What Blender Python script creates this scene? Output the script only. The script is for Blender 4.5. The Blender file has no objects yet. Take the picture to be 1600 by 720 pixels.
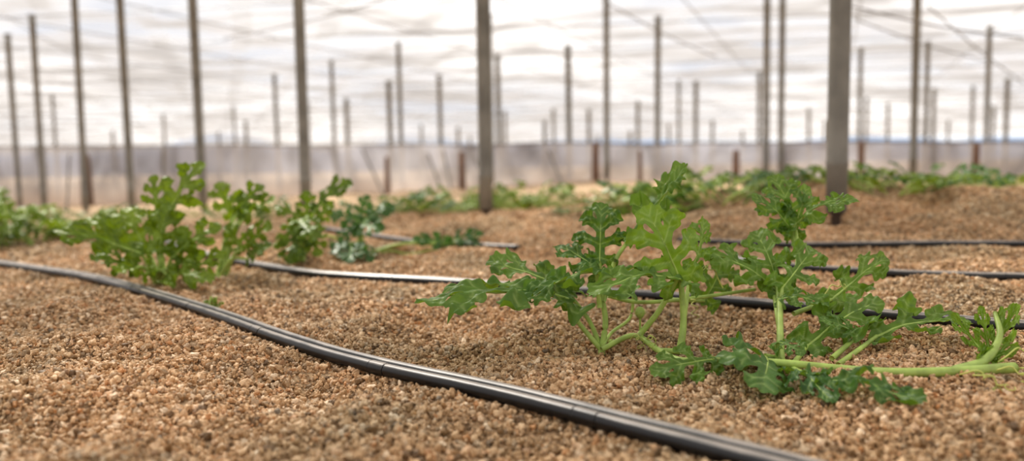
import bpy, math, random
import numpy as np
from mathutils import Vector, Matrix, noise
from mathutils.kdtree import KDTree

random.seed(7)
scene = bpy.context.scene
scene.view_settings.view_transform = 'Standard'
try:
    scene.view_settings.look = 'Medium High Contrast'
except Exception:
    pass
scene.view_settings.exposure = 0.15

# ------------------------------------------------------------------ camera
CAM = Vector((0, 0, 0.35))
F = 1164.0
p = math.atan(98 / F)
a = math.radians(1.0)
fwd = Vector((0, math.cos(p), -math.sin(p)))
u0 = Vector((0, math.sin(p), math.cos(p)))
x0 = Vector((1, 0, 0))
up = u0 * math.cos(a) + x0 * math.sin(a)
rt = x0 * math.cos(a) - u0 * math.sin(a)
cd = bpy.data.cameras.new('camera')
cam = bpy.data.objects.new('camera', cd)
scene.collection.objects.link(cam)
M = Matrix.Identity(4)
for i in range(3):
    M[i][0] = rt[i]; M[i][1] = up[i]; M[i][2] = -fwd[i]; M[i][3] = CAM[i]
cam.matrix_world = M
cd.sensor_width = 36.0
cd.lens = F / 1600 * 36.0
cd.clip_start = 0.02
cd.clip_end = 2000
cd.dof.use_dof = True
cd.dof.focus_distance = 1.36
cd.dof.aperture_fstop = 1.6
scene.camera = cam

def ray(px, py):
    return fwd + rt * ((px - 800) / F) + up * ((360 - py) / F)
def P(px, py, d):
    return CAM + ray(px, py) * d

# ------------------------------------------------------------------ terrain
def sstep(v, lo, hi):
    t = min(1, max(0, (v - lo) / (hi - lo)))
    return t * t * (3 - 2 * t)
def hb(x, y):      # broad shape of the beds
    z = sstep(y, 2.2, 5.0) * (0.05 + 0.034 * max(-13, min(x, 1.5)))
    z += 0.16 * math.exp(-((x - 1.8) / 1.2) ** 2 - ((y - 3.75) / 1.05) ** 2)
    return z
KD = None
def h(x, y):
    z = hb(x, y)
    kk = 1 - .75 * math.exp(-((x - .5) / .55) ** 2 - ((y - 1.35) / .3) ** 2)
    if KD is not None and y < 6:
        _, _, dist = KD.find(Vector((x, y, 0)))
        kk *= 1 - .96 * math.exp(-(dist / .075) ** 2)
    n_ = 0.036 * noise.noise(Vector((x * 1.7 + 3.1, y * 1.7, 0.3)))
    n_ += (0.040 + .020 * sstep(y, 1.7, 2.6)) * noise.noise(Vector((x * 3.6, y * 5.0, 5.3)))
    if y < 8:
        n_ += 0.024 * noise.noise(Vector((x * 10, y * 12, 1.3)))
    z += n_ * kk
    if y < 8: z += 0.005 * noise.noise(Vector((x * 31, y * 31, 1.3)))
    z -= 0.026 * math.exp(-((x + 0.03) / 0.20) ** 2 - ((y - 1.5) / 0.15) ** 2)
    return z
def ground_hit(px, py, dmax=13.0, fn=None):
    fn = fn or h
    r = ray(px, py)
    t = 0.35
    while t < dmax:
        q = CAM + r * t
        if q.z < fn(q.x, q.y):
            lo, hi = t - 0.05, t
            for _ in range(14):
                m = (lo + hi) / 2
                q = CAM + r * m
                if q.z < fn(q.x, q.y): hi = m
                else: lo = m
            return CAM + r * hi
        t += 0.05
    q = CAM + r * dmax
    return Vector((q.x, q.y, fn(q.x, q.y)))
def smooth_path(pts, n=8):
    pts = [Vector(q) for q in pts]
    if len(pts) < 3:
        return [pts[0].lerp(pts[-1], i / n) for i in range(n + 1)]
    ext = [pts[0] * 2 - pts[1]] + pts + [pts[-1] * 2 - pts[-2]]
    res = []
    for i in range(1, len(ext) - 2):
        a0, b0, c0, d0 = ext[i - 1], ext[i], ext[i + 1], ext[i + 2]
        for j in range(n):
            t = j / n
            res.append(0.5 * ((2 * b0) + (c0 - a0) * t + (2 * a0 - 5 * b0 + 4 * c0 - d0) * t * t + (3 * b0 - a0 - 3 * c0 + d0) * t ** 3))
    res.append(pts[-1])
    return res
HOSES = [([(-220, 390), (0, 417), (150, 444), (300, 489), (450, 544), (600, 587), (800, 634), (1000, 687), (1200, 742), (1480, 820), (1900, 930)], .0112),
         ([(250, 380), (320, 404), (450, 430), (550, 441), (700, 450), (850, 460), (1000, 470), (1150, 482), (1300, 496), (1450, 510), (1600, 523), (1750, 535)], .0110),
         ([(470, 358), (590, 375), (660, 385), (730, 390), (810, 394)], .010),
         ([(1060, 383), (1200, 389), (1300, 390), (1450, 389), (1600, 389), (1750, 389)], .010),
         ([(1120, 409), (1200, 421), (1300, 430), (1400, 436), (1500, 440), (1600, 443), (1750, 448)], .0105)]
hose_paths = []
for pix, rr in HOSES:
    pa = smooth_path([ground_hit(px, py - 2, fn=hb) for px, py in pix], 24)
    for _ in range(12):
        pa = [pa[0]] + [(pa[i - 1] + pa[i] * 2 + pa[i + 1]) / 4 for i in range(1, len(pa) - 1)] + [pa[-1]]
    hose_paths.append(pa)
kd = KDTree(sum(len(q) for q in hose_paths)); kk_ = 0
for pa in hose_paths:
    for q in pa:
        kd.insert(Vector((q.x, q.y, 0)), kk_); kk_ += 1
kd.balance(); KD = kd

# ------------------------------------------------------------------ node helpers
def newmat(name):
    m = bpy.data.materials.new(name)
    m.use_nodes = True
    nt = m.node_tree
    nt.nodes.clear()
    out = nt.nodes.new('ShaderNodeOutputMaterial')
    return m, nt, out
def N(nt, t, **kw):
    n = nt.nodes.new(t)
    for k, v in kw.items():
        setattr(n, k, v)
    return n
def ramp(nt, stops, interp='LINEAR'):
    r = N(nt, 'ShaderNodeValToRGB')
    r.color_ramp.interpolation = interp
    e = r.color_ramp.elements
    while len(e) > 1: e.remove(e[-1])
    e[0].position = stops[0][0]; e[0].color = (*stops[0][1], 1)
    for pos, c in stops[1:]:
        q = e.new(pos); q.color = (*c, 1)
    return r
def mixcol(nt, a_, b_, fac, mode='MIX'):
    m = N(nt, 'ShaderNodeMix', data_type='RGBA', blend_type=mode)
    def put(i, v):
        if isinstance(v, (int, float)): m.inputs[i].default_value = v
        elif isinstance(v, tuple): m.inputs[i].default_value = (*v, 1)
        else: nt.links.new(v, m.inputs[i])
    put(0, fac); put(6, a_); put(7, b_)
    return m.outputs[2]

# pebbles
mat_pebble, nt, out = newmat('pebble')
oi = N(nt, 'ShaderNodeObjectInfo')
r = ramp(nt, [(0, (.17, .115, .065)), (.12, (.42, .29, .165)), (.36, (.62, .445, .275)), (.62, (.76, .58, .39)),
              (.76, (.40, .315, .22)), (.85, (.90, .77, .60)), (.95, (.58, .33, .16)), (1, (.22, .19, .15))])
nt.links.new(oi.outputs['Random'], r.inputs[0])
geo = N(nt, 'ShaderNodeNewGeometry')
n1 = N(nt, 'ShaderNodeTexNoise'); n1.inputs['Scale'].default_value = 2.2; n1.inputs['Detail'].default_value = 3
nt.links.new(geo.outputs['Position'], n1.inputs['Vector'])
tr = ramp(nt, [(.38, (.82, .80, .73)), (.58, (1.10, .99, .88))])
nt.links.new(n1.outputs[0], tr.inputs[0])
c = mixcol(nt, r.outputs[0], tr.outputs[0], 1.0, 'MULTIPLY')
n2 = N(nt, 'ShaderNodeTexNoise'); n2.inputs['Scale'].default_value = 350; n2.inputs['Detail'].default_value = 2
nt.links.new(geo.outputs['Position'], n2.inputs['Vector'])
r2 = ramp(nt, [(.3, (.68, .68, .68)), (.7, (1.12, 1.12, 1.12))])
nt.links.new(n2.outputs[0], r2.inputs[0])
c = mixcol(nt, c, r2.outputs[0], 1.0, 'MULTIPLY')
b = N(nt, 'ShaderNodeBsdfPrincipled'); b.inputs['Roughness'].default_value = .55
b.inputs['Specular IOR Level'].default_value = .35
nt.links.new(c, b.inputs['Base Color']); nt.links.new(b.outputs[0], out.inputs[0])

# ground
mat_ground, nt, out = newmat('sandy_gravel')
geo = N(nt, 'ShaderNodeNewGeometry')
v = N(nt, 'ShaderNodeTexVoronoi'); v.inputs['Scale'].default_value = 90
nt.links.new(geo.outputs['Position'], v.inputs['Vector'])
sep = N(nt, 'ShaderNodeSeparateColor'); nt.links.new(v.outputs['Color'], sep.inputs[0])
r = ramp(nt, [(0, (.24, .16, .09)), (.3, (.43, .30, .18)), (.7, (.60, .44, .28)), (1, (.74, .58, .40))])
nt.links.new(sep.outputs[0], r.inputs[0])
n1 = N(nt, 'ShaderNodeTexNoise'); n1.inputs['Scale'].default_value = 1.2; n1.inputs['Detail'].default_value = 5
nt.links.new(geo.outputs['Position'], n1.inputs['Vector'])
r1 = ramp(nt, [(.3, (.66, .64, .60)), (.7, (1.05, 1.0, .93))])
nt.links.new(n1.outputs[0], r1.inputs[0])
c = mixcol(nt, r.outputs[0], r1.outputs[0], 1.0, 'MULTIPLY')
b = N(nt, 'ShaderNodeBsdfPrincipled'); b.inputs['Roughness'].default_value = .9
nt.links.new(c, b.inputs['Base Color'])
bp = N(nt, 'ShaderNodeBump'); bp.inputs['Strength'].default_value = .8; bp.inputs['Distance'].default_value = .006
bp.invert = True
nt.links.new(v.outputs['Distance'], bp.inputs['Height']); nt.links.new(bp.outputs[0], b.inputs['Normal'])
nt.links.new(b.outputs[0], out.inputs[0])

def leafmat(name, dark, light, veincol, trans, tf=.3):
    m, nt, out = newmat(name)
    at = N(nt, 'ShaderNodeAttribute', attribute_name='vein')
    tint = N(nt, 'ShaderNodeAttribute', attribute_name='tint')
    tc = N(nt, 'ShaderNodeNewGeometry')
    n = N(nt, 'ShaderNodeTexNoise'); n.inputs['Scale'].default_value = 28; n.inputs['Detail'].default_value = 4
    nt.links.new(tc.outputs['Position'], n.inputs['Vector'])
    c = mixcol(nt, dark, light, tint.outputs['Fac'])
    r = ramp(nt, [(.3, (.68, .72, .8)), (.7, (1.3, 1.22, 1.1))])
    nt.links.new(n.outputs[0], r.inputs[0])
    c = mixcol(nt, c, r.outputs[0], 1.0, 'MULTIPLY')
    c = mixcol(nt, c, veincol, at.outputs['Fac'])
    b = N(nt, 'ShaderNodeBsdfPrincipled'); b.inputs['Roughness'].default_value = .42
    b.inputs['Specular IOR Level'].default_value = .5
    nt.links.new(c, b.inputs['Base Color'])
    n3 = N(nt, 'ShaderNodeTexNoise'); n3.inputs['Scale'].default_value = 260; n3.inputs['Detail'].default_value = 2
    nt.links.new(tc.outputs['Position'], n3.inputs['Vector'])
    bp = N(nt, 'ShaderNodeBump'); bp.inputs['Strength'].default_value = .3; bp.inputs['Distance'].default_value = .002
    nt.links.new(n3.outputs[0], bp.inputs['Height']); nt.links.new(bp.outputs[0], b.inputs['Normal'])
    t = N(nt, 'ShaderNodeBsdfTranslucent'); t.inputs[0].default_value = (*trans, 1)
    ms = N(nt, 'ShaderNodeMixShader'); ms.inputs[0].default_value = tf
    nt.links.new(b.outputs[0], ms.inputs[1]); nt.links.new(t.outputs[0], ms.inputs[2])
    nt.links.new(ms.outputs[0], out.inputs[0])
    return m
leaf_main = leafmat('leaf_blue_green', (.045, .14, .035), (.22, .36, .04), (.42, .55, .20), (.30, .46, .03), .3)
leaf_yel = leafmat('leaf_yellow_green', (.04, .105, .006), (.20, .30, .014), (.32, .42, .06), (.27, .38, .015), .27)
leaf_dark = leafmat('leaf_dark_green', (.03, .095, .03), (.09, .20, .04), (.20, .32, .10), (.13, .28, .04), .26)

def simple(name, col, rough=.5, metal=0, spec=.5, nscale=20, var=.25):
    m, nt, out = newmat(name)
    geo = N(nt, 'ShaderNodeNewGeometry')
    n = N(nt, 'ShaderNodeTexNoise'); n.inputs['Scale'].default_value = nscale; n.inputs['Detail'].default_value = 4
    nt.links.new(geo.outputs['Position'], n.inputs['Vector'])
    r = ramp(nt, [(.3, (1 - var,) * 3), (.7, (1 + var,) * 3)])
    nt.links.new(n.outputs[0], r.inputs[0])
    c = mixcol(nt, col, r.outputs[0], 1.0, 'MULTIPLY')
    b = N(nt, 'ShaderNodeBsdfPrincipled'); b.inputs['Roughness'].default_value = rough
    b.inputs['Metallic'].default_value = metal; b.inputs['Specular IOR Level'].default_value = spec
    nt.links.new(c, b.inputs['Base Color']); nt.links.new(b.outputs[0], out.inputs[0])
    return m
mat_stem = simple('stem_green', (.38, .50, .13), .45, nscale=40)
mat_stemd = simple('stem_dark', (.16, .30, .06), .5, nscale=40)
mat_tend = simple('tendril_yellow', (.58, .62, .18), .45)
mat_pole = simple('galvanised_steel', (.21, .20, .175), .6, .1, nscale=6)
mat_foot = simple('rusty_foot', (.08, .06, .045), .8, nscale=30)
mat_wood = simple('weathered_wood', (.20, .12, .08), .85, nscale=12)
mat_wire = simple('wire', (.20, .19, .18), .5, .5)
mat_mount = simple('hazy_rock', (.24, .32, .46), 1, nscale=.02, var=.2)  # distance haze is put into the blue-grey base colour

# hose
mat_hose, nt, out = newmat('black_polyethylene')
geo = N(nt, 'ShaderNodeNewGeometry')
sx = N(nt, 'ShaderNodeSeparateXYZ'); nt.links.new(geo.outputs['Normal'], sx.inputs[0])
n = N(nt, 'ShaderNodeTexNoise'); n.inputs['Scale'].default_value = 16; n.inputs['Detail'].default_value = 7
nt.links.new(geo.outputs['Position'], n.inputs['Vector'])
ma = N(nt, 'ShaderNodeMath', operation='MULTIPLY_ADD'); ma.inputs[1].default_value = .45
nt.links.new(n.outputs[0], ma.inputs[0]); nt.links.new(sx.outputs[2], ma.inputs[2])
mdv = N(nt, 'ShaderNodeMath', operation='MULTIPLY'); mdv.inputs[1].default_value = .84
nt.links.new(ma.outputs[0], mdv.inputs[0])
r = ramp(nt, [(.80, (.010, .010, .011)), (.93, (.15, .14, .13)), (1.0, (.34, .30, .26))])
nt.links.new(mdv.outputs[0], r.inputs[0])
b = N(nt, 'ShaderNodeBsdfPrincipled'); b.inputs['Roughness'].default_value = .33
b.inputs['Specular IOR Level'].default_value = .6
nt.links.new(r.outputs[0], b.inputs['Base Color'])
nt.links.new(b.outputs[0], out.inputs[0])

# netting roof / curtain
def sheet(name, col, tcol, alpha_lo, alpha_hi, scale, rot, stain=False):
    m, nt, out = newmat(name)
    geo = N(nt, 'ShaderNodeNewGeometry')
    mp = N(nt, 'ShaderNodeMapping'); mp.inputs['Scale'].default_value = scale
    mp.inputs['Rotation'].default_value = (0, 0, rot)
    nt.links.new(geo.outputs['Position'], mp.inputs['Vector'])
    n = N(nt, 'ShaderNodeTexNoise'); n.inputs['Scale'].default_value = 1; n.inputs['Detail'].default_value = 7
    n.inputs['Distortion'].default_value = .8
    nt.links.new(mp.outputs[0], n.inputs['Vector'])
    fac = n.outputs[0]
    if not stain:
        for (rz, scl, amt, ph, dist) in [(rot * .6, .16, .11, 0, 2.0), (-.9, .10, .09, 3, 2.0), (1.2, .22, .06, 1, 1.0)]:
            wv = N(nt, 'ShaderNodeTexWave', wave_type='BANDS', bands_direction='Y'); wv.inputs['Scale'].default_value = scl
            wv.inputs['Distortion'].default_value = dist; wv.inputs['Detail'].default_value = 3
            wv.inputs['Phase Offset'].default_value = ph
            mp2 = N(nt, 'ShaderNodeMapping'); mp2.inputs['Rotation'].default_value = (0, 0, rz)
            nt.links.new(geo.outputs['Position'], mp2.inputs['Vector'])
            nt.links.new(mp2.outputs[0], wv.inputs['Vector'])
            rs = ramp(nt, [(.82, (0, 0, 0)), (.93, (1, 1, 1))])
            nt.links.new(wv.outputs['Fac'], rs.inputs[0])
            m_ = N(nt, 'ShaderNodeMath', operation='MULTIPLY_ADD'); m_.inputs[1].default_value = amt
            nt.links.new(rs.outputs[0], m_.inputs[0]); nt.links.new(fac, m_.inputs[2])
            fac = m_.outputs[0]
    mr = N(nt, 'ShaderNodeMapRange'); mr.inputs[1].default_value = .42; mr.inputs[2].default_value = .64
    mr.inputs[3].default_value = alpha_lo; mr.inputs[4].default_value = alpha_hi
    nt.links.new(fac, mr.inputs[0])
    cr = ramp(nt, [(.40, tuple(min(1, q * 1.2) for q in col)), (.68, tuple(q * .60 for q in col))])
    nt.links.new(fac, cr.inputs[0])
    colr = cr.outputs[0]
    if stain:
        sx = N(nt, 'ShaderNodeSeparateXYZ'); nt.links.new(geo.outputs['Position'], sx.inputs[0])
        n5 = N(nt, 'ShaderNodeTexNoise'); n5.inputs['Scale'].default_value = .9; n5.inputs['Detail'].default_value = 4
        nt.links.new(geo.outputs['Position'], n5.inputs['Vector'])
        ma = N(nt, 'ShaderNodeMath', operation='MULTIPLY_ADD'); ma.inputs[1].default_value = .5
        nt.links.new(n5.outputs[0], ma.inputs[0]); nt.links.new(sx.outputs[2], ma.inputs[2])
        sr = ramp(nt, [(.10, (1, 1, 1)), (.45, (0, 0, 0))])
        nt.links.new(ma.outputs[0], sr.inputs[0])
        colr = mixcol(nt, colr, (.48, .40, .35), sr.outputs[0])
    d = N(nt, 'ShaderNodeBsdfDiffuse'); nt.links.new(colr, d.inputs[0])
    t = N(nt, 'ShaderNodeBsdfTranslucent'); nt.links.new(colr, t.inputs[0])
    m1 = N(nt, 'ShaderNodeMixShader'); m1.inputs[0].default_value = .75
    nt.links.new(d.outputs[0], m1.inputs[1]); nt.links.new(t.outputs[0], m1.inputs[2])
    tp = N(nt, 'ShaderNodeBsdfTransparent'); tp.inputs[0].default_value = (*tcol, 1)
    m2 = N(nt, 'ShaderNodeMixShader')
    nt.links.new(mr.outputs[0], m2.inputs[0]); nt.links.new(tp.outputs[0], m2.inputs[1]); nt.links.new(m1.outputs[0], m2.inputs[2])
    nt.links.new(m2.outputs[0], out.inputs[0])
    return m
mat_roof = sheet('roof_netting', (.52, .498, .487), (1, .99, .985), .12, .88, (.16, .45, 1), .45)
mat_curtain = sheet('plastic_curtain', (.47, .45, .45), (.93, .92, .95), .76, .92, (2.0, 2.0, .8), 0, True)

# ------------------------------------------------------------------ mesh builder
class MB:
    def __init__(s):
        s.v = []; s.f = []; s.m = []; s.vein = []; s.tint = []; s.n = 0
    def add(s, verts, faces, mat, vein=None, tint=.5):
        k = len(verts)
        s.v.extend([tuple(q) for q in verts])
        s.f.extend([tuple(i + s.n for i in f) for f in faces])
        s.m.extend([mat] * len(faces))
        s.vein.extend(vein if vein is not None else [0.0] * k)
        s.tint.extend([tint] * k)
        s.n += k
    def obj(s, name, mats, smooth=True, attrs=True):
        me = bpy.data.meshes.new(name)
        me.from_pydata(s.v, [], s.f)
        for m in mats: me.materials.append(m)
        me.polygons.foreach_set('material_index', s.m)
        if smooth: me.polygons.foreach_set('use_smooth', [True] * len(s.f))
        if attrs:
            at = me.attributes.new('vein', 'FLOAT', 'POINT'); at.data.foreach_set('value', s.vein)
            at = me.attributes.new('tint', 'FLOAT', 'POINT'); at.data.foreach_set('value', s.tint)
        me.update()
        o = bpy.data.objects.new(name, me)
        scene.collection.objects.link(o)
        return o

def tube(mb, path, r0, r1, mat, sides=8, tint=.5, radf=None):
    verts = []; faces = []
    n = len(path)
    ref = Vector((0.13, 0.2, 1))
    for i, q in enumerate(path):
        d = (path[min(i + 1, n - 1)] - path[max(i - 1, 0)])
        if d.length < 1e-9: d = Vector((0, 0, 1))
        d.normalize()
        if abs(d.dot(ref.normalized())) > .95: rr = Vector((1, 0, 0))
        else: rr = ref
        s_ = d.cross(rr).normalized(); w = s_.cross(d)
        t = i / (n - 1)
        rad = r0 + (r1 - r0) * t
        if radf: rad *= radf(t)
        for k in range(sides):
            an = 2 * math.pi * k / sides
            verts.append(q + (s_ * math.cos(an) + w * math.sin(an)) * rad)
    for i in range(n - 1):
        for k in range(sides):
            k2 = (k + 1) % sides
            faces.append((i * sides + k, i * sides + k2, (i + 1) * sides + k2, (i + 1) * sides + k))
    faces.append(tuple(range(sides)))
    faces.append(tuple((n - 1) * sides + k for k in reversed(range(sides))))
    mb.add(verts, faces, mat, tint=tint)

# ------------------------------------------------------------------ leaves
def leaf_template(seed, res):
    rnd = random.Random(seed)
    segs = [(0, 0, 0, .95, .085, .064)]
    veins = [(0, 0, 0, 1.0)]
    lat = [(.06, .27, 98), (.27, .42, 68), (.53, .35, 52), (.77, .19, 42)]
    for (t, L, ang) in lat:
        for sg in (-1, 1):
            LL = L * rnd.uniform(.88, 1.14); A = math.radians(ang + rnd.uniform(-5, 5))
            tt = t + rnd.uniform(-.02, .02)
            dx, dy = math.sin(A) * sg, math.cos(A)
            ex, ey = dx * LL, tt + dy * LL
            segs.append((0, tt, ex, ey, .068, .078 if L > .25 else .050)); veins.append((0, tt, ex, ey))
            subs = [(.55, 1, .12), (.66, -1, .125), (.88, 1, .11)] if L > .25 else [(.7, 1, .07)]
            for s_, side, l2 in subs:
                A2 = A + side * math.radians(rnd.uniform(44, 60))
                l2 = l2 * rnd.uniform(.85, 1.2)
                bx, by = dx * LL * s_, tt + dy * LL * s_
                e2x, e2y = bx + math.sin(A2) * sg * l2, by + math.cos(A2) * l2
                segs.append((bx, by, e2x, e2y, .052, .034)); veins.append((bx, by, e2x, e2y))
    for sg in (-1, 1):
        segs.append((0, .88, sg * .09, .97, .045, .032)); veins.append((0, .88, sg * .09, .97))
    nx = res; ny = res
    X = np.linspace(-.68, .68, nx); Y = np.linspace(-.2, 1.12, ny)
    gx, gy = np.meshgrid(X, Y)
    f = np.full(gx.shape, 9.0); dv = np.full(gx.shape, 9.0)
    k = .03
    for (ax, ay, bx, by, ra, rb) in segs:
        ux, uy = bx - ax, by - ay
        t = np.clip(((gx - ax) * ux + (gy - ay) * uy) / (ux * ux + uy * uy), 0, 1)
        d = np.hypot(gx - ax - t * ux, gy - ay - t * uy) - (ra + (rb - ra) * t)
        hh = np.clip(.5 + .5 * (f - d) / k, 0, 1)
        f = f * (1 - hh) + d * hh - k * hh * (1 - hh)
    for (ax, ay, bx, by) in veins:
        ux, uy = bx - ax, by - ay
        t = np.clip(((gx - ax) * ux + (gy - ay) * uy) / (ux * ux + uy * uy), 0, 1)
        dv = np.minimum(dv, np.hypot(gx - ax - t * ux, gy - ay - t * uy) + .006 * t)
    f = f + .005 * np.sin(gx * 48 + seed) * np.sin(gy * 45 + 1.3 * seed)
    verts = []; idx = {}
    pts = np.stack([gx.ravel(), gy.ravel(), dv.ravel()], 1); ff = f.ravel()
    def vtx(i):
        if i not in idx:
            idx[i] = len(verts); verts.append(tuple(pts[i]))
        return idx[i]
    def cut(i, j):
        key = (min(i, j), max(i, j))
        if key not in idx:
            i2, j2 = key
            t = ff[i2] / (ff[i2] - ff[j2])
            q = pts[i2] * (1 - t) + pts[j2] * t
            idx[key] = len(verts); verts.append(tuple(q))
        return idx[key]
    faces = []
    for r_ in range(ny - 1):
        for c_ in range(nx - 1):
            i = r_ * nx + c_
            quad = (i, i + 1, i + nx + 1, i + nx)
            ins = [ff[q] < 0 for q in quad]
            if not any(ins): continue
            if all(ins):
                faces.append(tuple(vtx(q) for q in quad)); continue
            for tri in ((quad[0], quad[1], quad[2]), (quad[0], quad[2], quad[3])):
                poly = []
                for q in range(3):
                    A_, B_ = tri[q], tri[(q + 1) % 3]
                    if ff[A_] < 0: poly.append(vtx(A_))
                    if (ff[A_] < 0) != (ff[B_] < 0): poly.append(cut(A_, B_))
                if len(poly) >= 3: faces.append(tuple(poly))
    return np.array(verts), faces
HI = [leaf_template(i, 88) for i in range(5)]
MID = [leaf_template(i + 10, 52) for i in range(5)]
LO = [leaf_template(i + 20, 30) for i in range(4)]

def leaf(mb, B, T, hint=(0, -.6, 1), bend=.6, fold=.15, width=1.0, ruff=.32, tint=None, tmpl=HI, side=.5):
    B = Vector(B); T = Vector(T)
    Yv = T - B; L = Yv.length; Yv.normalize()
    Nn = Vector(hint); Nn = Nn - Yv * Nn.dot(Yv)
    if Nn.length < 1e-4: Nn = Vector((0, -1, 0))
    Nn.normalize(); Xv = Yv.cross(Nn)
    V, Fc = random.choice(tmpl)
    sd = random.uniform(0, 100)
    if tint is None: tint = random.uniform(.15, .75)
    c = bend if abs(bend) > .01 else .01
    chord = 2 * math.sin(c / 2) / c
    S = L / chord
    def dm(x, y, dv):
        xa = x * width
        z = fold * abs(xa) - side * xa * xa * 1.4
        z += ruff * noise.noise(Vector((x * 3.2 + sd, y * 3.2, sd))) * (abs(x) * 1.1 + .12)
        z += ruff * .28 * noise.noise(Vector((x * 11 + sd, y * 11, 2))) * min(1, abs(x) * 3 + .1)
        z += .018 * min(1, dv / .055)
        th = c * y
        yy = math.sin(th) / c - z * -math.sin(th) * 1.0
        zz = -(1 - math.cos(th)) / c + z * math.cos(th)
        ca, sa = math.cos(c / 2), math.sin(c / 2)
        y2 = yy * ca - zz * sa; z2 = yy * sa + zz * ca
        return B + (Xv * xa + Yv * y2 + Nn * z2) * S
    verts = [dm(*q) for q in V]
    vein = [float(max(0, .75 * math.exp(-(q[2] / .010) ** 2))) for q in V]
    mb.add(verts, Fc, 0, vein, tint)
    path = [dm(0, y, 0) for y in np.linspace(-.04, .9, 10)]
    tube(mb, path, .018 * S, .003 * S, 1, 5)
    return path[0]

def petiole(mb, A, B, r=.0035, sag=.02, mat=1):
    A = Vector(A); B = Vector(B)
    m = A.lerp(B, .5) + Vector((random.uniform(-.01, .01), random.uniform(-.01, .01), sag))
    tube(mb, smooth_path([A, m, B], 8), r * 1.15, r * .8, mat, 8)

def tendril(mb, A, d, length=.1, turns=2.5, rad=.012, r=.0011):
    A = Vector(A); d = Vector(d).normalized()
    s_ = d.cross(Vector((0.2, .1, 1))).normalized(); w = s_.cross(d)
    pts = []
    n = 46
    for i in range(n):
        t = i / (n - 1)
        rr = rad * t * (1 - .3 * t)
        an = turns * 2 * math.pi * t * t
        q = A + d * length * t * (1 - .3 * t) + s_ * rr * math.cos(an) + w * rr * math.sin(an) + Vector((0, 0, .02 * math.sin(t * 3)))
        q.z = max(q.z, h(q.x, q.y) + .008)
        pts.append(q)
    tube(mb, pts, r * 1.4, r * .6, 2, 5)

def hairs(mb, path, r, n):
    for _ in range(n):
        i = random.randrange(len(path) - 1)
        q = path[i].lerp(path[i + 1], random.random())
        d = Vector((random.gauss(0, 1), random.gauss(0, 1), random.gauss(0, 1))).normalized()
        e = q + d * (r + random.uniform(.0012, .0025))
        s_ = d.cross(Vector((0, 0, 1))) * .00018
        w = d.cross(s_).normalized() * .00018
        mb.add([q + s_, q - s_ * .5 + w, q - s_ * .5 - w, e], [(0, 1, 3), (1, 2, 3), (2, 0, 3)], 2)

# ---------- main plant
mp_ = MB()
base = ground_hit(940, 547)
D = (base - CAM).dot(fwd)
S_ = D / 1.43
print('S_', S_)
def Q(px, py, d, clear=.012):
    q = P(px, py, d * S_)
    if q.z < h(q.x, q.y) + clear:          # keep everything resting on the gravel
        g = ground_hit(px, py)
        dd = (g - CAM).dot(fwd)
        sl = .35 / dd
        q = P(px, py, dd - clear / sl * .9)
    return q
def mainleaf(bp_, tp_, pet=None, pr=.0044, **kw):
    Bq = Q(*bp_, .02); Tq = Q(*tp_, .012)
    leaf(mp_, Bq, Tq, **kw)
    if pet is not None:
        path = smooth_path([Q(*q, .004) for q in pet] + [Bq], 8)
        tube(mp_, path, pr * 1.2, pr * .85, 1, 8)
        hairs(mp_, path, pr, int(len(path) * 9))
# left leaves
mainleaf((880, 464, 1.41), (652, 474, 1.34), [(940, 547, 1.43), (905, 505, 1.42)], hint=(0, -.30, 1), width=.55, bend=.45, fold=.1, tint=.35)
mainleaf((890, 460, 1.45), (762, 408, 1.52), [(940, 545, 1.44), (920, 500, 1.45)], hint=(-.1, -.38, 1), width=.6, bend=.6, tint=.35)
mainleaf((932, 425, 1.42), (805, 484, 1.35), [(937, 480, 1.43)], hint=(-.2, -.45, 1), width=.5, bend=.7, tint=.3)
# upright
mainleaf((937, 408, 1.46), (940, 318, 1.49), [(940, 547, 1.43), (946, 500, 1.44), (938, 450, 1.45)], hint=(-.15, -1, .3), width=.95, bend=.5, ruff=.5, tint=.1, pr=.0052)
mainleaf((940, 432, 1.44), (870, 385, 1.5), [(940, 470, 1.44)], hint=(0, -.5, 1), width=.7, bend=.8, tint=.15)
# top narrow
mainleaf((985, 372, 1.44), (1070, 257, 1.52), [(943, 470, 1.44), (960, 410, 1.44)], hint=(-.65, -.6, .35), width=.40, bend=-.3, fold=.5, tint=.45)
# big leaf
mainleaf((1064, 440, 1.37), (1005, 324, 1.35), [(1063, 547, 1.37), (1068, 500, 1.37)], hint=(.12, -1, .35), width=.98, bend=.55, fold=.2, ruff=.25, tint=.8, pr=.0062)
mainleaf((1058, 436, 1.36), (922, 462, 1.28), [(1000, 522, 1.40), (1030, 485, 1.38)], hint=(-.1, -.6, 1), width=.58, bend=.9, tint=.5, pr=.0052)
mainleaf((1080, 420, 1.45), (1100, 342, 1.5), [(1068, 500, 1.40)], hint=(.6, -1, .1), width=.6, bend=.5, tint=.65)
mainleaf((1100, 470, 1.56), (1135, 400, 1.62), [(1040, 468, 1.5)], hint=(.2, -1, .5), width=.8, bend=.6, tint=.35)
# right, upper group
mainleaf((1240, 352, 1.60), (1208, 276, 1.63), [(1218, 470, 1.45), (1246, 420, 1.52)], hint=(0, -.8, .6), width=.9, bend=.9, tint=.4, pr=.0054)
mainleaf((1242, 352, 1.58), (1340, 316, 1.52), [(1248, 400, 1.55)], hint=(.2, -.6, 1), width=.65, bend=1.2, tint=.45)
mainleaf((1236, 362, 1.60), (1260, 290, 1.62), [(1248, 410, 1.55)], hint=(.2, -1, .4), width=.8, bend=.7, tint=.35)
mainleaf((1236, 362, 1.60), (1175, 305, 1.58), None, hint=(-.2, -.8, .8), width=.7, bend=.8, tint=.3)
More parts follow.
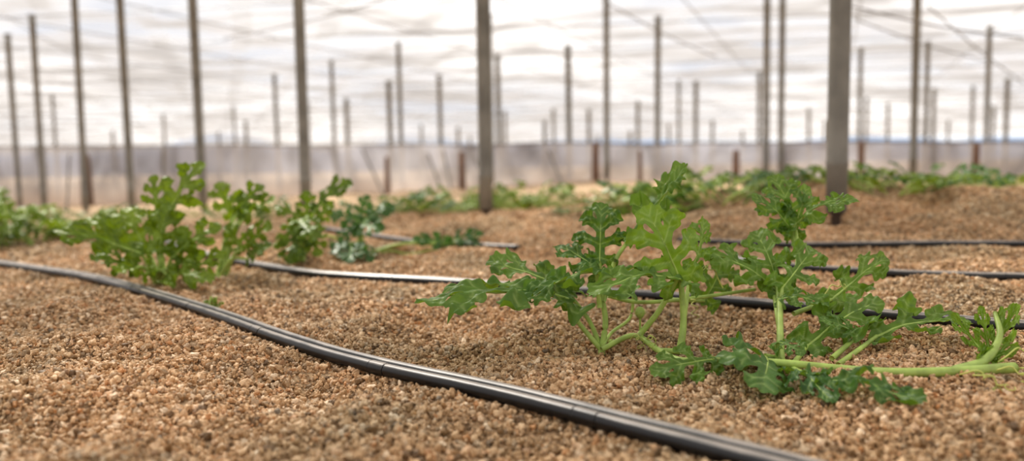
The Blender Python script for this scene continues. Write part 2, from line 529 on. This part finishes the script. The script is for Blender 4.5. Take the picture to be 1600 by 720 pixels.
# right, middle group
mainleaf((1208, 450, 1.48), (1095, 395, 1.50), [(1219, 520, 1.35)], hint=(-.1, -.6, 1), width=.7, bend=.9, tint=.55)
mainleaf((1214, 440, 1.48), (1180, 362, 1.55), [(1219, 510, 1.38)], hint=(0, -1, .4), width=.9, bend=.7, tint=.5)
mainleaf((1218, 468, 1.40), (1295, 478, 1.36), [(1220, 565, 1.27), (1219, 520, 1.33)], hint=(.1, -.5, 1), width=.75, bend=.9, tint=.4, pr=.0062)
mainleaf((1222, 450, 1.44), (1270, 388, 1.5), [(1219, 500, 1.4)], hint=(.1, -.9, .6), width=.75, bend=.7, tint=.55)
mainleaf((1300, 468, 1.45), (1385, 402, 1.50), [(1240, 490, 1.42)], hint=(.1, -.6, 1), width=.52, bend=.5, tint=.6)
# right, lower group
mainleaf((1262, 540, 1.32), (1375, 470, 1.38), [(1240, 568, 1.27)], hint=(.1, -.5, 1), width=.6, bend=.7, tint=.5)
mainleaf((1370, 525, 1.33), (1515, 500, 1.36), [(1310, 570, 1.26)], hint=(.1, -.4, 1), width=.5, bend=.6, tint=.55)
mainleaf((1340, 525, 1.33), (1280, 500, 1.32), [(1300, 560, 1.27)], hint=(0, -.7, .9), width=.8, bend=.9, tint=.4)
# ground leaves
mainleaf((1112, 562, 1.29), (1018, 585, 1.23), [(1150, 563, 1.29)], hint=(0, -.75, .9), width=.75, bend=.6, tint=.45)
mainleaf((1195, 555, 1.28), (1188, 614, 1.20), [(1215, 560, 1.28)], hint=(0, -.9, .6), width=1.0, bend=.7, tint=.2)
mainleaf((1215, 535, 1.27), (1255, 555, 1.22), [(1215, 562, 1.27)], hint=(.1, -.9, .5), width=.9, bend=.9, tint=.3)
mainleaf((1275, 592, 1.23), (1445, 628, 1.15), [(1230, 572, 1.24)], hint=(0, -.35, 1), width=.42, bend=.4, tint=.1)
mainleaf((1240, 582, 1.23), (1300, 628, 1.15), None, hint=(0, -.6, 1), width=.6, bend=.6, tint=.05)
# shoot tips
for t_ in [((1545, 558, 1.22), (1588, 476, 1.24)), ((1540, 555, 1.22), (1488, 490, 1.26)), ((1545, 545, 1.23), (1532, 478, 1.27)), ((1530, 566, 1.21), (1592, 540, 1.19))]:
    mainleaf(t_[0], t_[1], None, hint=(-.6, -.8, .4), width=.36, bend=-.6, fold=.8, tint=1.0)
def stem(pts, r0, r1, hr=True, cl=.009):
    path = smooth_path([Q(*q, cl) for q in pts], 10)
    tube(mp_, path, r0, r1, 1, 10)
    if hr: hairs(mp_, path, (r0 + r1) / 2, len(path) * 10)
stem([(1585, 574, 1.14), (1500, 580, 1.15), (1400, 582, 1.16), (1310, 576, 1.18), (1220, 567, 1.22), (1130, 562, 1.27), (1065, 563, 1.33), (1030, 548, 1.37), (990, 524, 1.41), (940, 546, 1.43)], .0085, .0050, cl=.012)
stem([(1490, 580, 1.15), (1540, 562, 1.17), (1562, 525, 1.20), (1555, 488, 1.24)], .0085, .0036)
stem([(1030, 548, 1.37), (1063, 549, 1.37)], .006, .006)
stem([(950, 462, 1.47), (1000, 472, 1.48), (1080, 466, 1.50), (1180, 452, 1.52)], .0045, .0036)
stem([(940, 546, 1.43), (955, 520, 1.45), (985, 495, 1.5), (990, 450, 1.5)], .0036, .003)
stem([(940, 556, 1.435), (940, 535, 1.43)], .007, .0055, cl=.0)
for (q, d, L_) in [((1520, 586, 1.15), (.3, -.3, -.3), .09), ((1540, 582, 1.15), (.7, -.4, -.2), .10), ((1500, 585, 1.15), (.2, -.9, -.2), .1),
                   ((1560, 565, 1.17), (.8, -.3, .1), .08), ((1590, 580, 1.15), (-.2, -.6, -.3), .07), ((985, 530, 1.40), (.2, -.6, -.2), .07), ((1010, 535, 1.39), (.1, -.8, -.1), .06),
                   ((1130, 450, 1.5), (-.6, 0, .5), .08), ((1080, 468, 1.48), (.1, -.2, -.7), .06), ((1160, 560, 1.26), (-.4, -.8, .3), .06), ((1280, 470, 1.42), (.8, 0, .3), .08)]:
    tendril(mp_, Q(*q, .01), d, L_)
# hairy flower buds
def bud(q, r):
    c0 = Q(*q)
    verts = []; faces = []
    nu, nv = 14, 9
    for j in range(nv + 1):
        ph = math.pi * j / nv
        for i in range(nu):
            th = 2 * math.pi * i / nu
            verts.append(c0 + Vector((math.sin(ph) * math.cos(th), math.sin(ph) * math.sin(th), 1.25 * math.cos(ph))) * r * (1 + .05 * math.sin(5 * th)))
    for j in range(nv):
        for i in range(nu):
            i2 = (i + 1) % nu
            faces.append((j * nu + i, (j + 1) * nu + i, (j + 1) * nu + i2, j * nu + i2))
    mp_.add(verts, faces, 1)
    for _ in range(160):
        d = Vector((random.gauss(0, 1), random.gauss(0, 1), random.gauss(0, 1))).normalized()
        s_ = d.cross(Vector((.1, 0, 1))).normalized() * .0003; w = d.cross(s_).normalized() * .0003
        b0 = c0 + d * r * .9
        mp_.add([b0 + s_, b0 - s_ * .5 + w, b0 - s_ * .5 - w, c0 + d * (r + .0045)], [(0, 1, 3), (1, 2, 3), (2, 0, 3)], 2)
bud((1000, 488, 1.39), .009); bud((1158, 565, 1.22), .013); bud((1108, 560, 1.27), .006); bud((955, 535, 1.41), .005)
stem([(1000, 520, 1.40), (1000, 495, 1.39)], .002, .002, False)
mp_.obj('watermelon_plant', [leaf_main, mat_stem, mat_tend])

# ---------- left plants
def group(name, basepx, leaves, mats, tmpl=MID, stems=(), pr=.0058, tl=(.1, .95)):
    mb = MB()
    b0 = ground_hit(*basepx)
    d0 = (b0 - CAM).dot(fwd)
    for L_ in leaves:
        (bx, by, bo), (tx, ty, to), w = L_[:3]
        hint = L_[3] if len(L_) > 3 else (random.uniform(-.3, .3), -.8, random.uniform(.5, 1))
        Bq = P(bx, by, d0 + bo); Tq = P(tx, ty, d0 + to)
        Bq.z = max(Bq.z, h(Bq.x, Bq.y) + .015); Tq.z = max(Tq.z, h(Tq.x, Tq.y) + .012)
        leaf(mb, Bq, Tq, hint=hint, width=w, bend=random.uniform(.4, 1.0), tmpl=tmpl, tint=random.uniform(*tl), ruff=.35)
        root = b0 + Vector((random.uniform(-.02, .02), random.uniform(-.02, .02), 0))
        petiole(mb, root, Bq, pr, .03)
    for st, r in stems:
        pts = [P(x, y, d0 + o) for x, y, o in st]
        for q in pts: q.z = max(q.z, h(q.x, q.y) + .008)
        tube(mb, smooth_path(pts, 8), r, r * .7, 1, 8)
    return mb.obj(name, mats)
group('watermelon_plant', (250, 447), [
    ((262, 335, 0), (320, 256, 0), .8, (-.3, -1, .3)), ((248, 335, .05), (240, 275, .08), .7), ((215, 395, -.05), (85, 360, -.1), .5),
    ((210, 385, .1), (130, 345, .15), .6), ((228, 390, 0), (200, 325, .05), .9), ((250, 392, -.02), (268, 315, 0), .9, (0, -1, .3)),
    ((272, 400, -.05), (345, 352, -.05), .7), ((290, 425, -.08), (355, 398, -.1), .6), ((262, 430, -.1), (335, 437, -.2), .6),
    ((205, 420, -.1), (140, 402, -.2), .7), ((225, 430, -.1), (180, 425, -.25), .7), ((280, 425, -.05), (300, 362, -.05), .9),
    ((235, 420, -.12), (250, 365, -.15), .9), ((200, 380, .2), (165, 330, .3), .8)],
    [leaf_yel, mat_stem, mat_tend])
group('watermelon_plant', (345, 432), [
    ((365, 335, .1), (340, 285, .1), .9, (0, -1, .4)), ((372, 330, .1), (412, 290, .1), .8, (0, -1, .4)), ((385, 335, .1), (430, 310, .05), .8),
    ((375, 340, .15), (375, 300, .2), 1.0), ((385, 385, .05), (425, 350, 0), .9), ((380, 390, 0), (355, 350, 0), .9), ((388, 405, 0), (425, 385, -.05), .8)],
    [leaf_yel, mat_stem, mat_tend])
group('watermelon_plant', (470, 408), [
    ((492, 330, .1), (550, 285, .1), .8), ((480, 335, .1), (480, 298, .1), 1.0), ((470, 350, 0), (430, 388, -.05), .8), ((468, 360, 0), (455, 412, -.1), .9),
    ((480, 358, 0), (498, 400, -.05), .9), ((478, 345, .1), (430, 325, .1), .8), ((495, 350, 0), (520, 320, 0), .8), ((470, 345, 0), (495, 375, -.1), 1.0)],
    [leaf_yel, mat_stem, mat_tend])
group('watermelon_plant', (560, 402), [
    ((565, 350, 0), (618, 322, 0), .8), ((562, 350, 0), (598, 362, -.1), .9), ((560, 345, 0), (515, 335, 0), .8), ((562, 340, .1), (575, 305, .1), .9, (0, -1, .4)),
    ((555, 380, -.05), (520, 405, -.2), .7), ((560, 385, -.1), (580, 415, -.2), .7), ((550, 385, -.1), (545, 420, -.25), .9), ((555, 350, 0), (530, 378, -.05), .8),
    ((700, 383, .05), (645, 374, 0), .6), ((700, 382, .05), (755, 366, .05), .6), ((715, 380, .1), (750, 385, 0), .6), ((690, 385, .1), (680, 362, .1), .7)],
    [leaf_dark, mat_stem, mat_tend], stems=[([(560, 400, 0), (610, 392, 0), (640, 400, 0), (700, 384, .05), (750, 372, .05)], .005),
    ([(560, 398, 0), (520, 370, 0), (470, 372, 0), (430, 380, 0)], .005)], tl=(.1, .6))
group('watermelon_seedling', (333, 488), [((333, 478, 0), (318, 470, 0), .8), ((334, 478, 0), (350, 474, 0), .8), ((334, 476, 0), (336, 464, 0), .8)],
    [leaf_yel, mat_stem, mat_tend], pr=.002)

def bush(name, px, py, n, rad, ht, mats, tmpl=LO, size=.11):
    b0 = ground_hit(px, py, 11.5)
    mb = MB()
    for i in range(n):
        an = random.uniform(0, 2 * math.pi); rr = rad * math.sqrt(random.random())
        q = b0 + Vector((math.cos(an) * rr, math.sin(an) * rr * .7, 0))
        q.z = h(q.x, q.y) + .02 + ht * random.uniform(.2, 1) * (1 - .6 * rr / rad)
        o = Vector((math.cos(an), math.sin(an), random.uniform(-.1, .7))).normalized()
        s_ = size * random.uniform(.7, 1.2)
        leaf(mb, q, q + o * s_, hint=(o.x * -.3 + random.uniform(-.3, .3), -.4, 1), bend=random.uniform(.4, 1), width=.85, tmpl=tmpl, tint=random.uniform(.2, 1))
        r0 = b0 + Vector((math.cos(an) * rr * .3, math.sin(an) * rr * .2, 0)); r0.z = h(r0.x, r0.y) - .005
        petiole(mb, r0, q, .004, .01)
    mb.obj(name, mats)
Y_ = [leaf_yel, mat_stem, mat_tend]; K_ = [leaf_dark, mat_stemd, mat_tend]
bush('watermelon_plant', 15, 385, 24, .22, .24, Y_, MID, .14)
bush('watermelon_plant', 62, 380, 10, .13, .10, Y_, MID)
bush('watermelon_plant', 112, 372, 18, .20, .18, Y_, MID, .13)
for (px, py, n, rad, ht) in [(180, 345, 14, .45, .12), (395, 340, 12, .3, .1), (612, 332, 20, .45, .10), (660, 330, 20, .45, .10), (722, 327, 24, .32, .15), (790, 326, 18, .3, .13), (825, 326, 36, .34, .20), (955, 314, 12, .35, .08),
                             (1010, 314, 18, .45, .10), (1062, 315, 22, .45, .12), (1110, 314, 24, .4, .15), (1150, 312, 16, .35, .11), (1350, 302, 12, .35, .09), (1395, 302, 14, .35, .09),
                             (1440, 300, 20, .35, .14), (1480, 292, 12, .4, .08), (1530, 288, 12, .4, .08), (1585, 287, 14, .4, .08), (40, 345, 12, .35, .15), (330, 335, 8, .3, .06)]:
    bush('watermelon_plant', px, py, n, rad, ht, Y_ if random.random() < .7 else K_)

# ------------------------------------------------------------------ drip hoses
for pa0, (_, rr) in zip(hose_paths, HOSES):
    n = len(pa0)
    out_ = []
    for i, q in enumerate(pa0):
        w = pa0[max(0, i - 12):i + 13]
        z = sum(h(k.x, k.y) for k in w) / len(w) + rr * .95 + .004
        out_.append(Vector((q.x, q.y, z)))
    for _ in range(10):
        for i in range(1, n - 1):
            out_[i].z = (out_[i - 1].z + out_[i].z * 2 + out_[i + 1].z) / 4
    mb = MB()
    for sg in (-1, 1):
        pa = []
        for i, q in enumerate(out_):
            d = (out_[min(i + 1, n - 1)] - out_[max(i - 1, 0)]).normalized()
            s_ = d.cross(Vector((0, 0, 1))).normalized()
            pa.append(q + s_ * sg * rr * 1.0)
        tube(mb, pa, rr, rr, 0, 18)
    acc = 0
    for i in range(3, n - 3):   # drip emitters moulded on the hose
        acc += (out_[i] - out_[i - 1]).length
        if acc > .42:
            acc = 0
            q = out_[i]; d = (out_[i + 1] - out_[i]).normalized()
            s_ = d.cross(Vector((0, 0, 1))).normalized() * rr
            tube(mb, [q + s_ - d * .02, q + s_ - d * .017, q + s_ + d * .017, q + s_ + d * .02], rr * 1.06, rr * 1.06, 0, 14)
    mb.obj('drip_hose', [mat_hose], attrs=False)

# ------------------------------------------------------------------ ground mesh
def axis(lo, hi, step, far_lo, far_hi, g=1.16):
    c_ = list(np.arange(lo, hi, step))
    s_ = step; v_ = hi
    while v_ < far_hi:
        c_.append(v_); s_ = min(s_ * g, 30); v_ += s_
    c_.append(far_hi)
    s_ = step; v_ = lo - step
    left = []
    while v_ > far_lo:
        left.append(v_); s_ = min(s_ * g, 30); v_ -= s_
    left.append(far_lo)
    return sorted(set(c_ + left))
xs = axis(-3.2, 3.4, .022, -320, 320)
ys = axis(.3, 5.2, .02, -8, 460)
nx, ny = len(xs), len(ys)
V = []; dens = []; ps = []
for y in ys:
    for x in xs:
        V.append((x, y, h(x, y)))
        lim = .72 * y + .55
        dd = 0
        if .45 < y < 6.2 and abs(x) < lim:
            if y < 2.3: dd = 27000
            else: dd = max(5000, 27000 * (2.3 / y) ** 1.9)
            if y > 5.2: dd *= max(0, 6.2 - y)
        dens.append(dd)
        ps.append(1.0 + max(0, y - 2.2) * .16)
Fc = []
for j in range(ny - 1):
    for i in range(nx - 1):
        k = j * nx + i
        Fc.append((k, k + 1, k + nx + 1, k + nx))
me = bpy.data.meshes.new('gravel_ground')
me.from_pydata(V, [], Fc)
me.polygons.foreach_set('use_smooth', [True] * len(Fc))
at = me.attributes.new('density', 'FLOAT', 'POINT'); at.data.foreach_set('value', dens)
at = me.attributes.new('psize', 'FLOAT', 'POINT'); at.data.foreach_set('value', ps)
me.materials.append(mat_ground)
ground = bpy.data.objects.new('gravel_ground', me)
scene.collection.objects.link(ground)

ng = bpy.data.node_groups.new('gravel_scatter', 'GeometryNodeTree')
ng.interface.new_socket('Geometry', in_out='INPUT', socket_type='NodeSocketGeometry')
ng.interface.new_socket('Geometry', in_out='OUTPUT', socket_type='NodeSocketGeometry')
gi = ng.nodes.new('NodeGroupInput'); go = ng.nodes.new('NodeGroupOutput')
lk = ng.links.new
na = ng.nodes.new('GeometryNodeInputNamedAttribute'); na.data_type = 'FLOAT'; na.inputs['Name'].default_value = 'density'
nb = ng.nodes.new('GeometryNodeInputNamedAttribute'); nb.data_type = 'FLOAT'; nb.inputs['Name'].default_value = 'psize'
dp = ng.nodes.new('GeometryNodeDistributePointsOnFaces'); dp.distribute_method = 'RANDOM'
lk(gi.outputs[0], dp.inputs['Mesh']); lk(na.outputs[0], dp.inputs['Density'])
join = ng.nodes.new('GeometryNodeJoinGeometry')
def rv(kind, lo, hi, seed):
    n_ = ng.nodes.new('FunctionNodeRandomValue'); n_.data_type = kind
    if kind == 'FLOAT_VECTOR':
        n_.inputs[0].default_value = lo; n_.inputs[1].default_value = hi
        o_ = n_.outputs[0]
    else:
        n_.inputs[2].default_value = lo; n_.inputs[3].default_value = hi
        o_ = n_.outputs[1]
    n_.inputs['Seed'].default_value = seed
    return o_
ico = ng.nodes.new('GeometryNodeMeshIcoSphere'); ico.inputs['Radius'].default_value = .0036; ico.inputs['Subdivisions'].default_value = 3
nz = ng.nodes.new('ShaderNodeTexNoise'); nz.inputs['Scale'].default_value = 230
pos = ng.nodes.new('GeometryNodeInputPosition'); lk(pos.outputs[0], nz.inputs['Vector'])
sub = ng.nodes.new('ShaderNodeVectorMath'); sub.operation = 'SUBTRACT'; sub.inputs[1].default_value = (.5, .5, .5)
lk(nz.outputs['Color'], sub.inputs[0])
sc = ng.nodes.new('ShaderNodeVectorMath'); sc.operation = 'SCALE'; sc.inputs['Scale'].default_value = .0070
lk(sub.outputs[0], sc.inputs[0])
sp = ng.nodes.new('GeometryNodeSetPosition'); lk(ico.outputs[0], sp.inputs['Geometry']); lk(sc.outputs[0], sp.inputs['Offset'])
ss = ng.nodes.new('GeometryNodeSetShadeSmooth'); lk(sp.outputs[0], ss.inputs[0])
sm = ng.nodes.new('GeometryNodeSetMaterial'); sm.inputs['Material'].default_value = mat_pebble; lk(ss.outputs[0], sm.inputs[0])
ip = ng.nodes.new('GeometryNodeInstanceOnPoints')
lk(sm.outputs[0], ip.inputs['Instance'])
lk(rv('FLOAT_VECTOR', (0, 0, 0), (6.28, 6.28, 6.28), 1), ip.inputs['Rotation'])
svec = rv('FLOAT_VECTOR', (.7, .6, .45), (1.3, 1.1, .95), 2)
u = rv('FLOAT', 0, 1, 3)
pw = ng.nodes.new('ShaderNodeMath'); pw.operation = 'POWER'; pw.inputs[1].default_value = 3; lk(u, pw.inputs[0])
ma = ng.nodes.new('ShaderNodeMath'); ma.operation = 'MULTIPLY_ADD'; ma.inputs[1].default_value = 1.45; ma.inputs[2].default_value = .60; lk(pw.outputs[0], ma.inputs[0])
mm = ng.nodes.new('ShaderNodeMath'); mm.operation = 'MULTIPLY'; lk(ma.outputs[0], mm.inputs[0])
lk(nb.outputs[0], mm.inputs[1])
s2 = ng.nodes.new('ShaderNodeVectorMath'); s2.operation = 'SCALE'; lk(svec, s2.inputs[0]); lk(mm.outputs[0], s2.inputs['Scale'])
lk(s2.outputs[0], ip.inputs['Scale'])
cx = ng.nodes.new('ShaderNodeCombineXYZ'); lk(rv('FLOAT', -.001, .006, 5), cx.inputs[2])
sp2 = ng.nodes.new('GeometryNodeSetPosition'); lk(dp.outputs['Points'], sp2.inputs['Geometry']); lk(cx.outputs[0], sp2.inputs['Offset'])
lk(sp2.outputs[0], ip.inputs['Points'])
lk(gi.outputs[0], join.inputs[0]); lk(ip.outputs[0], join.inputs[0]); lk(join.outputs[0], go.inputs[0])
md = ground.modifiers.new('gravel', 'NODES'); md.node_group = ng

# ------------------------------------------------------------------ roof
ROOF = 2.8
def roofz(x, y):
    return ROOF + .05 + .05 * math.sin(x * .9 + .4 * y) * math.sin(y * 1.1) + .10 * noise.noise(Vector((x * .35, y * .9, 0))) + .03 * noise.noise(Vector((x * 2, y * 2, 4)))
mb = MB()
rx = list(np.arange(-46, 46.1, .5)); ry = list(np.arange(-6, 12, .3)) + list(np.arange(12, 75, .7))
V = [(x, y, roofz(x, y)) for y in ry for x in rx]
Fc = [(j * len(rx) + i, j * len(rx) + i + 1, (j + 1) * len(rx) + i + 1, (j + 1) * len(rx) + i) for j in range(len(ry) - 1) for i in range(len(rx) - 1)]
mb.add(V, Fc, 0)
mb.obj('ceiling', [mat_roof], attrs=False)

# wires
mb = MB()
def wire(a_, b_, r=.004):
    a_ = Vector(a_); b_ = Vector(b_)
    m_ = a_.lerp(b_, .5) - Vector((0, 0, .03))
    tube(mb, smooth_path([a_, m_, b_], 6), r, r, 0, 5)
for k in range(-18, 20, 2):
    wire((k * 1.3 - 10, 0, ROOF - .03), (k * 1.3 + 8, 42, ROOF - .03), .008)
for k in range(2, 16):
    wire((-30, k * 2.6 + 4, ROOF - .05), (30, k * 2.6 - 4, ROOF - .05), .008)
for (q1, q2) in [((350, 60, 9), (640, -10, 6)), ((940, 0, 8), (1120, 90, 10)), ((1330, 10, 6), (1600, 60, 6)), ((1450, 10, 7), (1600, 130, 9)), ((0, 20, 12), (130, 90, 12)),
                 ((1335, 30, 7), (1540, 95, 9))]:
    wire(P(*q1), P(*q2), .007)
mb.obj('support_wires', [mat_wire], attrs=False)

# ------------------------------------------------------------------ poles
def hor(px): return 262 - (px - 800) * math.tan(a)
def pole(px, d, dia, top=None):
    q = P(px, hor(px), d)
    x, y = q.x, q.y
    g = h(x, y)
    ztop = top if top else roofz(x, y) - .01
    mb = MB()
    R = dia / 2
    prof = [(g - .05, R * .45, 1), (g + .05, R * .45, 1), (g + .07, R, 0), (g + .25, R, 0), (g + .255, R * 1.05, 0), (g + .28, R * 1.05, 0), (g + .285, R, 0),
            (ztop - .16, R, 0), (ztop - .155, R * 1.15, 0), (ztop - .12, R * 1.15, 0), (ztop - .115, R, 0), (ztop - .03, R, 0), (ztop - .02, R * 1.5, 0), (ztop, R * 1.5, 0)]
    n = 20
    lean = (random.uniform(-.006, .006), random.uniform(-.006, .006))
    verts = []; faces = []; mats = []
    for z, r_, m_ in prof:
        for k in range(n):
            an = 2 * math.pi * k / n
            verts.append((x + lean[0] * (z - g) + r_ * math.cos(an), y + lean[1] * (z - g) + r_ * math.sin(an), z))
    for j in range(len(prof) - 1):
        fs = [(j * n + k, j * n + (k + 1) % n, (j + 1) * n + (k + 1) % n, (j + 1) * n + k) for k in range(n)]
        faces += fs; mats += [prof[j][2]] * n
    faces.append(tuple((len(prof) - 1) * n + k for k in range(n))); mats.append(0)
    mb.add(verts, faces, 0); mb.m = mats
    o = mb.obj('metal_pole', [mat_pole, mat_foot], attrs=False)
for n_, px in enumerate([1308, 758, 476, 315, 203, 131, 66, 28]):
    pole(px, 1.428 * (n_ + 2.157), .084)
HR = ROOF - .35
for (px, top, w) in [(948, 2, 8), (1027, 40, 9), (890, 75, 9), (1087, 130, 7), (1197, 2, 10), (1220, 2, 8), (1427, -30, 12), (1445, 70, 7), (1540, 45, 6), (1570, 125, 7), (1457, 140, 6),
                     (1342, 80, 5), (1186, 115, 7), (781, 88, 8), (768, 30, 6), (690, 120, 7), (628, 72, 6), (612, 133, 8), (545, 158, 7), (524, 100, 6), (436, 120, 6), (387, 190, 5), (484, 165, 6),
                     (852, 190, 6), (866, 172, 5), (921, 175, 6), (997, 160, 6), (1061, 130, 5), (985, 205, 5), (1113, 190, 5), (1352, 155, 5), (1263, 170, 5), (1517, 135, 5), (1550, 168, 5), (1386, 165, 5),
                     (1288, 190, 4), (260, 180, 4), (370, 165, 4), (717, 200, 5), (1045, 196, 4), (90, 150, 4), (180, 205, 4), (935, 212, 4), (1160, 205, 4), (660, 195, 4), (345, 205, 4), (1480, 190, 4), (790, 175, 5), (735, 215, 4)]:
    d = HR * F / (hor(px) - top)
    pole(px, d, max(.085, w * d / F * .95))

# ------------------------------------------------------------------ curtain wall
def cy(x): return 12.3 - .24 * x
mb = MB()
cxs = list(np.arange(-24, 22, .12)); rows = 10
V = []
for j in range(rows + 1):
    t = j / rows
    for x in cxs:
        g = h(x, cy(x)) - .03
        tp = .74 - .02 * x + .03 * noise.noise(Vector((x * .7, 0, 0)))
        off = .08 * noise.noise(Vector((x * 1.6, t * .8, 2))) + .03 * noise.noise(Vector((x * 6, t * 3, 2)))
        V.append((x, cy(x) + off, g + (tp - g) * t))
n = len(cxs)
Fc = [(j * n + i, j * n + i + 1, (j + 1) * n + i + 1, (j + 1) * n + i) for j in range(rows) for i in range(n - 1)]
mb.add(V, Fc, 0)
pth = [Vector((x, cy(x), .74 - .02 * x + .03 * noise.noise(Vector((x * .7, 0, 0))))) for x in cxs[::4]]
tube(mb, pth, .012, .012, 1, 6)
mb.obj('wall_back', [mat_curtain, mat_wire], attrs=False)

# wooden posts near curtain
for px, w, ht in [(134, .20, .95), (722, .10, .62), (931, .11, .62), (1150, .10, .5), (1345, .09, .55), (1525, .09, .5), (605, .08, .6), (1000, .06, .5)]:
    r_ = ray(px, hor(px)); k = r_.x / r_.y
    y = 12.3 / (1 + .24 * k) - .25
    x = k * y
    g = h(x, y)
    mb = MB()
    prof = [(g - .05, 1.25), (g + .05, 1.12), (g + ht * .5, .95), (g + ht * .9, .88), (g + ht, .72)]
    nn = 10
    verts = [(x + w / 2 * s_ * math.cos(k_ * 2 * math.pi / nn) * (1 + .12 * math.sin(3 * k_)), y + w / 2 * s_ * math.sin(k_ * 2 * math.pi / nn), z) for z, s_ in prof for k_ in range(nn)]
    faces = [(j * nn + k_, j * nn + (k_ + 1) % nn, (j + 1) * nn + (k_ + 1) % nn, (j + 1) * nn + k_) for j in range(len(prof) - 1) for k_ in range(nn)]
    faces.append(tuple((len(prof) - 1) * nn + k_ for k_ in range(nn)))
    mb.add(verts, faces, 0)
    mb.obj('wooden_post', [mat_wood], attrs=False)
# leaning brace struts
for (p1, p2) in [((690, 235), (705, 303)), ((665, 240), (690, 300)), ((858, 235), (880, 300)), ((90, 240), (105, 330)), ((560, 232), (600, 302)), ((740, 245), (760, 300)), ((240, 232), (255, 325))]:
    mb = MB()
    q1 = P(p1[0], p1[1], 11.3); q2 = P(p2[0], p2[1], 11.3); q2.z = h(q2.x, q2.y)
    q1.y += .3
    tube(mb, [q2, q2.lerp(q1, .5), q1], .016, .014, 0, 8)
    mb.obj('brace_strut', [mat_pole], attrs=False)

# ------------------------------------------------------------------ mountains
mb = MB()
V = []; m_x = list(np.arange(-600, 600, 8))
for x in m_x:
    ix = 800 + x / 430 * F
    z = 13.5 + 5 * noise.noise(Vector((x * .012, 1, 0))) + 2 * noise.noise(Vector((x * .05, 2, 0)))
    z += 11 * math.exp(-((ix - 330) / 90) ** 2) + 7 * math.exp(-((ix - 650) / 80) ** 2) + 3 * math.exp(-((ix - 1000) / 120) ** 2)
    V += [(x, 430, -5), (x, 440, z * .6), (x, 455, z)]
n = len(m_x)
Fc = []
for i in range(n - 1):
    for j in range(2):
        Fc.append((i * 3 + j, (i + 1) * 3 + j, (i + 1) * 3 + j + 1, i * 3 + j + 1))
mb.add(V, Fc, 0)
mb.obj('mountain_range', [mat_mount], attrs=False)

# ------------------------------------------------------------------ world and sun
w = bpy.data.worlds.new('cloudy_sky'); scene.world = w
w.use_nodes = True
nt = w.node_tree; nt.nodes.clear()
o = N(nt, 'ShaderNodeOutputWorld'); bg = N(nt, 'ShaderNodeBackground')
tc = N(nt, 'ShaderNodeTexCoord')
mpn = N(nt, 'ShaderNodeMapping'); mpn.inputs['Scale'].default_value = (1, 1, 3)
nt.links.new(tc.outputs['Generated'], mpn.inputs[0])
n = N(nt, 'ShaderNodeTexNoise'); n.inputs['Scale'].default_value = 3.2; n.inputs['Detail'].default_value = 5
nt.links.new(mpn.outputs[0], n.inputs['Vector'])
r = ramp(nt, [(.38, (.66, .69, .76)), (.5, (.88, .88, .90)), (.62, (1.2, 1.17, 1.15))])
nt.links.new(n.outputs[0], r.inputs[0])
nt.links.new(r.outputs[0], bg.inputs[0]); bg.inputs[1].default_value = .87
nt.links.new(bg.outputs[0], o.inputs[0])
ld = bpy.data.lights.new('sun', 'SUN'); ld.energy = 5.8; ld.angle = math.radians(8); ld.color = (1, .95, .86)
lo = bpy.data.objects.new('sun', ld); scene.collection.objects.link(lo)
dirv = Vector((.5, -.75, -1)).normalized()
lo.rotation_euler = dirv.to_track_quat('-Z', 'Y').to_euler()
lo.location = (-3, 3, 8)
